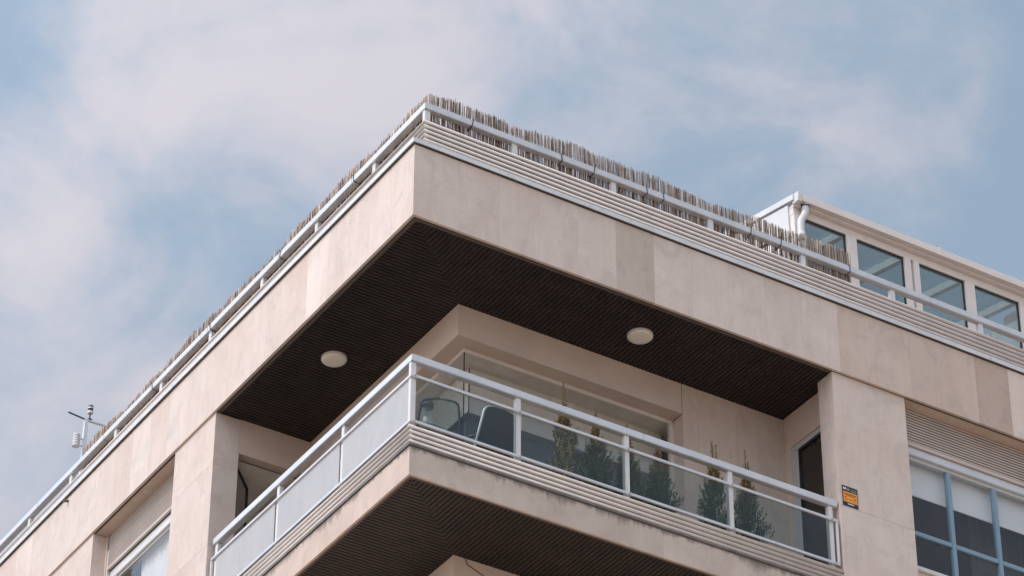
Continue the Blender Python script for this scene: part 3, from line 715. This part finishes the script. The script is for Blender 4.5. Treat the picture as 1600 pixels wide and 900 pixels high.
# ================================================================== alarm sign
SG = MB().box(0, .196, 0, .004, -.238, 0).build('alarm_sign', 'signblack', origin=(0, 0, 0)); SG.location = (5.120, .0355, -1.381)
tag(SG, 'small black and orange alarm notice fixed to the right stone pillar', 'sign')
def sg(name, mat, x0, x1, z0, z1, y=-.0012): return bx(name, mat, SG, x0, x1, y, -.0002, z0, z1)
sg('print_panel', 'orange', .010, .186, -.190, -.068)
def poly(name, mat, pts, y=-.0016): return MB().prism(pts, 1, y, -.0003).build(name, mat, SG)
poly('emblem', 'printwhite', [(.010, -.044), (.014, -.022), (.022, -.018), (.030, -.030), (.040, -.018), (.048, -.018), (.050, -.046), (.043, -.046), (.042, -.032), (.032, -.046), (.026, -.046), (.019, -.030), (.017, -.044)])
poly('emblem', 'printgrey', [(.075+.018*math.cos(i*.5236), -.036+.018*math.sin(i*.5236)) for i in range(12)])
for i, (a, b, z) in enumerate(((.105, .180, -.024), (.105, .184, -.038), (.110, .180, -.050))): sg('print_line', 'printteal', a, b, z-.008, z)
for a, b, z, h in ((.022, .172, -.086, .014), (.030, .165, -.106, .007), (.022, .050, -.130, .010), (.080, .115, -.150, .008), (.130, .172, -.132, .012), (.03, .06, -.160, .007), (.13, .16, -.162, .008)):
    sg('print_line', 'printbrown', a, b, z-h, z, -.002)
sg('print_line', 'printwhite', .06, .14, -.214, -.205)

# ================================================================== balcony furniture
def chair(label, loc, rz, sling, frame, edge, zlift=0.):
    # local: back at y=0, seat towards +y, width along x
    t = thing('patio_chair', label, 'chair', loc, 'patio chairs on the corner balcony', rz)
    w = .215; r = .0135
    for s in (-1, 1):
        MB().tube(arc([(s*w, .16, 0), (s*w, .10, .40), (s*(w-.0), .0, .62), (s*(w-.03), -.07, .90), (0, -.085, .925)]), r, 8).build('back_frame', edge if s < 0 else frame, t, smooth=True)
        MB().tube(arc([(s*w, .44, 0), (s*w, .47, .40), (s*(w+.03), .46, .645), (s*(w+.03), .20, .655), (s*w, .015, .60)]), r, 8).build('arm', frame, t, smooth=True)
        MB().tube([(s*w, .09, .41), (s*w, .47, .42)], r, 8).build('seat_rail', frame, t)
        bx('arm_pad', frame, t, s*(w+.03)-.018, s*(w+.03)+.018, .20, .44, .655, .672, .004)
    MB().tube([(-w, .46, .41), (w, .46, .41)], r, 8).build('cross_bar', frame, t)
    MB().tube([(-w, .08, .42), (w, .08, .42)], r, 8).build('cross_bar', frame, t)
    # sling seat + curved back
    prof = [(.47, .425), (.36, .405), (.24, .395), (.14, .405), (.08, .44), (.045, .52), (.015, .60), (-.02, .70), (-.05, .80), (-.072, .88), (-.083, .915)]
    vs = []; n = 8
    for i, (y, z) in enumerate(prof):
        for k in range(n+1):
            u = -1+2*k/n; ww = w-.008-(.03 if i > 8 else .0)
            top = -.035*u*u*u*u if i == len(prof)-1 else 0
            vs.append((u*ww, y+.018*(1-u*u)*(1 if i > 4 else 0)*-1, z-.016*(1-u*u)*(1 if i < 5 else 0)+top))
    fs = [(i*(n+1)+k, i*(n+1)+k+1, (i+1)*(n+1)+k+1, (i+1)*(n+1)+k) for i in range(len(prof)-1) for k in range(n)]
    MB().add(vs, fs).build('sling', sling, t, smooth=True)
    return t
FZ = ST+.003
chair('dark sling patio chair with one frame edge coloured as sunlit, back turned to the railing', (1.215, .40, FZ), R(4), 'sling', 'dark_metal', 'sunlit_edge')
c1 = chair('tubular patio chair with pale mesh sling in the corner of the balcony', (.545, .36, FZ), R(-24), 'mesh', 'dark_metal', 'dark_metal'); c1.scale = (.95, .95, .85)
TB = thing('side_table', 'small pale round table in the balcony corner beside the mesh chair', 'table', (.62, .76, FZ))
MB().lathe([(.20, .67), (.205, .68), (.205, .695), (.198, .70)], 0, 0, 28).build('table_top', 'white', TB)
for k in range(3):
    a = k*2.094+.4; MB().tube([(.16*math.cos(a), .16*math.sin(a), 0), (.10*math.cos(a), .10*math.sin(a), .67)], .012, 8).build('leg', 'dark_metal', TB)
LN = thing('lantern', 'dark lidded glass lantern standing behind the mesh chair', 'lantern', (.60, .70, FZ+.702))
MB().lathe([(.062, 0), (.066, .01), (.066, .02), (.05, .022)], 0, 0, 20).build('base', 'dark_metal', LN)
MB().lathe([(.055, .023), (.062, .10), (.064, .19), (.055, .235)], 0, 0, 20).build('glass_body', 'glass_dark', LN, smooth=True)
MB().lathe([(.058, .236), (.072, .242), (.072, .275), (.062, .29), (.03, .297)], 0, 0, 20).build('lid', 'dark_metal', LN)
MB().lathe([(.03, .024), (.03, .12)], 0, 0, 14).build('candle', 'opal', LN)

# ---- potted cypresses
def cypress(label, x, y, ztip, seed, dead=0.1, width=.2, neck=.045, fork=3, col_=1.2):
    rr = random.Random(seed)
    t = thing('potted_cypress', label, 'plant', (x, y, FZ), 'young cypresses in pots along the balcony railing')
    MB().lathe([(.085, 0), (.12, .20), (.13, .205), (.13, .235), (.115, .235)], 0, 0, 20).build('pot', 'pot', t)
    MB().lathe([(.112, .20), (.112, .226)], 0, 0, 20).build('soil', 'soil', t)
    H = ztip-FZ; z0 = .28
    MB().tube([(0, 0, .22), (.01, 0, .22+.4*(H-.22)), (0, .005, .22+.85*(H-.22))], .016, 7, None, .004).build('trunk', 'bark', t)
    m = MB(); greens = [(.040, .085, .034), (.055, .105, .038), (.030, .062, .030), (.075, .125, .045), (.055, .098, .045)]
    browns = [(.23, .135, .055), (.17, .10, .045), (.30, .20, .09), (.12, .085, .04)]; straw = [(.52, .40, .20), (.44, .32, .14), (.36, .30, .10)]
    # main shoots: feathery sprays that rise and flare out
    def spray(px_, d, ln, wd, c):
        side = d.cross(Vector((rr.gauss(0, 1), rr.gauss(0, 1), rr.gauss(0, 1)))); side = side.normalized()*wd if side.length > 1e-5 else Vector((wd, 0, 0))
        a = px_; b = px_+d*ln
        m.add([a, a+d*ln*.45+side, b, a+d*ln*.45-side], [(0, 1, 2, 3)], c)
    def colour(u, a):
        if u > .76 or rr.random() < dead*(.2+u): return rr.choice(browns)
        if dead > .25 and 3.4 < a % 6.28 < 5.2 and u < .66 and rr.random() < .6: return rr.choice(straw)
        return rr.choice(greens)
    for k in range(130):                               # plume-like branchlets
        u = rr.random()**1.1; a = rr.random()*6.28
        z = z0+u*(H-z0)*.72
        prof = width*max(0., 1-(u/.86)**col_)+neck*(1.1-u*.6)
        if u < .08: prof *= .65+4.4*u
        out = prof*rr.uniform(.55, 1.04); rise = rr.uniform(.10, .22)*(1-.3*u)
        bow = rr.uniform(.5, .8); tw = rr.gauss(0, .25); shade = rr.uniform(.7, 1.35)
        n_ = int(34+30*rr.random())
        for j in range(n_):
            q = (j+rr.random())/n_
            rad_ = out*q**bow; th = .034*(1-q*.75)+.004
            aa = a+tw*q
            p = Vector((rad_*math.cos(aa)+rr.gauss(0, th*.45), rad_*math.sin(aa)+rr.gauss(0, th*.45), z+rise*q*q+rr.gauss(0, th*.6)))
            d = Vector((math.cos(aa)*.45+rr.gauss(0, .35), math.sin(aa)*.45+rr.gauss(0, .35), .9)).normalized()
            c = colour(u+.12*q, a); spray(p, d, rr.uniform(.018, .046), rr.uniform(.003, .007), tuple(v*shade for v in c))
    # thin leading shoots
    for f in range(fork):
        a = rr.random()*6.28; rad_ = 0 if f == 0 else rr.uniform(.012, .045); top = H if f == 0 else H-rr.uniform(.04, .16)
        zz = z0+(H-z0)*.70
        while zz < top:
            k = (top-zz)/(H*.3)
            p = Vector((rad_*math.cos(a)+rr.gauss(0, .004+.008*k), rad_*math.sin(a)+rr.gauss(0, .004+.008*k), zz))
            spray(p, Vector((rr.gauss(0, .2), rr.gauss(0, .2), 1)).normalized(), rr.uniform(.02, .042), rr.uniform(.002, .005), rr.choice(browns if rr.random() < .75 else greens))
            zz += .0035
    o = m.build('crown', 'foliage', t); o['kind'] = 'stuff'
    return t
cypress('tallest potted cypress, half dried and straw coloured, nearest the dark sling chair', 1.955, .35, -1.10, 41, .32, .15, .05, 2, 2.2)
cypress('full potted cypress with brown top just right of the half dried one', 2.335, .35, -1.27, 42, .10, .155, .055, 4, 2.2)
cypress('potted cypress standing behind the second balustrade post from the corner', 2.71, .36, -1.29, 43, .10, .155, .05, 3, 1.9)
cypress('potted cypress wide at the base in front of the window jamb', 3.08, .37, -1.35, 44, .07, .22, .04, 2, 1.3)
cypress('dark green potted cypress with forked tip in front of the stone wall', 3.735, .35, -1.165, 45, .05, .22, .05, 5, 1.35)
cypress('rightmost potted cypress, beside the balustrade post nearest the door', 4.145, .35, -1.14, 46, .05, .22, .045, 2, 1.25)
# dried little plant behind the base bars
DP = thing('dried_plant', 'tiny pot of dried straw coloured leaves beside the dark chair', 'plant', (.95, .30, FZ))
MB().lathe([(.05, 0), (.065, .14), (.07, .15), (.06, .155)], 0, 0, 16).build('pot', 'pot', DP)
m = MB(); rr = random.Random(5)
for k in range(60):
    a = rr.random()*6.28; r0 = rr.uniform(.0, .03); d = Vector((math.cos(a)*.5, math.sin(a)*.5, 1)).normalized(); p = Vector((r0*math.cos(a), r0*math.sin(a), .15)); ln = rr.uniform(.08, .20); sd_ = Vector((-math.sin(a), math.cos(a), 0))*.007
    m.add([p, p+d*ln*.5+sd_, p+d*ln, p+d*ln*.5-sd_], [(0, 1, 2, 3)])
m.build('leaves', 'straw', DP)
# bare twig plant on the roof terrace
TW = thing('twig_plant', 'bare leafless twigs rising behind the roof railing before the sunroom', 'plant', (7.83, .52, .886))
MB().lathe([(.08, 0), (.11, .24), (.12, .25), (.10, .255)], 0, 0, 16).build('pot', 'pot', TW)
m = MB(); m.tube([(0, 0, .24), (.005, 0, .55), (0, 0, .68)], .006, 6)
for dx, dz in ((-.07, .87), (.05, .90), (.0, .82), (-.04, .80), (.08, .82)): m.tube([(0, 0, .66), (dx*.4, 0, .72), (dx, .01, dz)], .0045, 5, None, .002)
m.build('twigs', 'bark', TW)
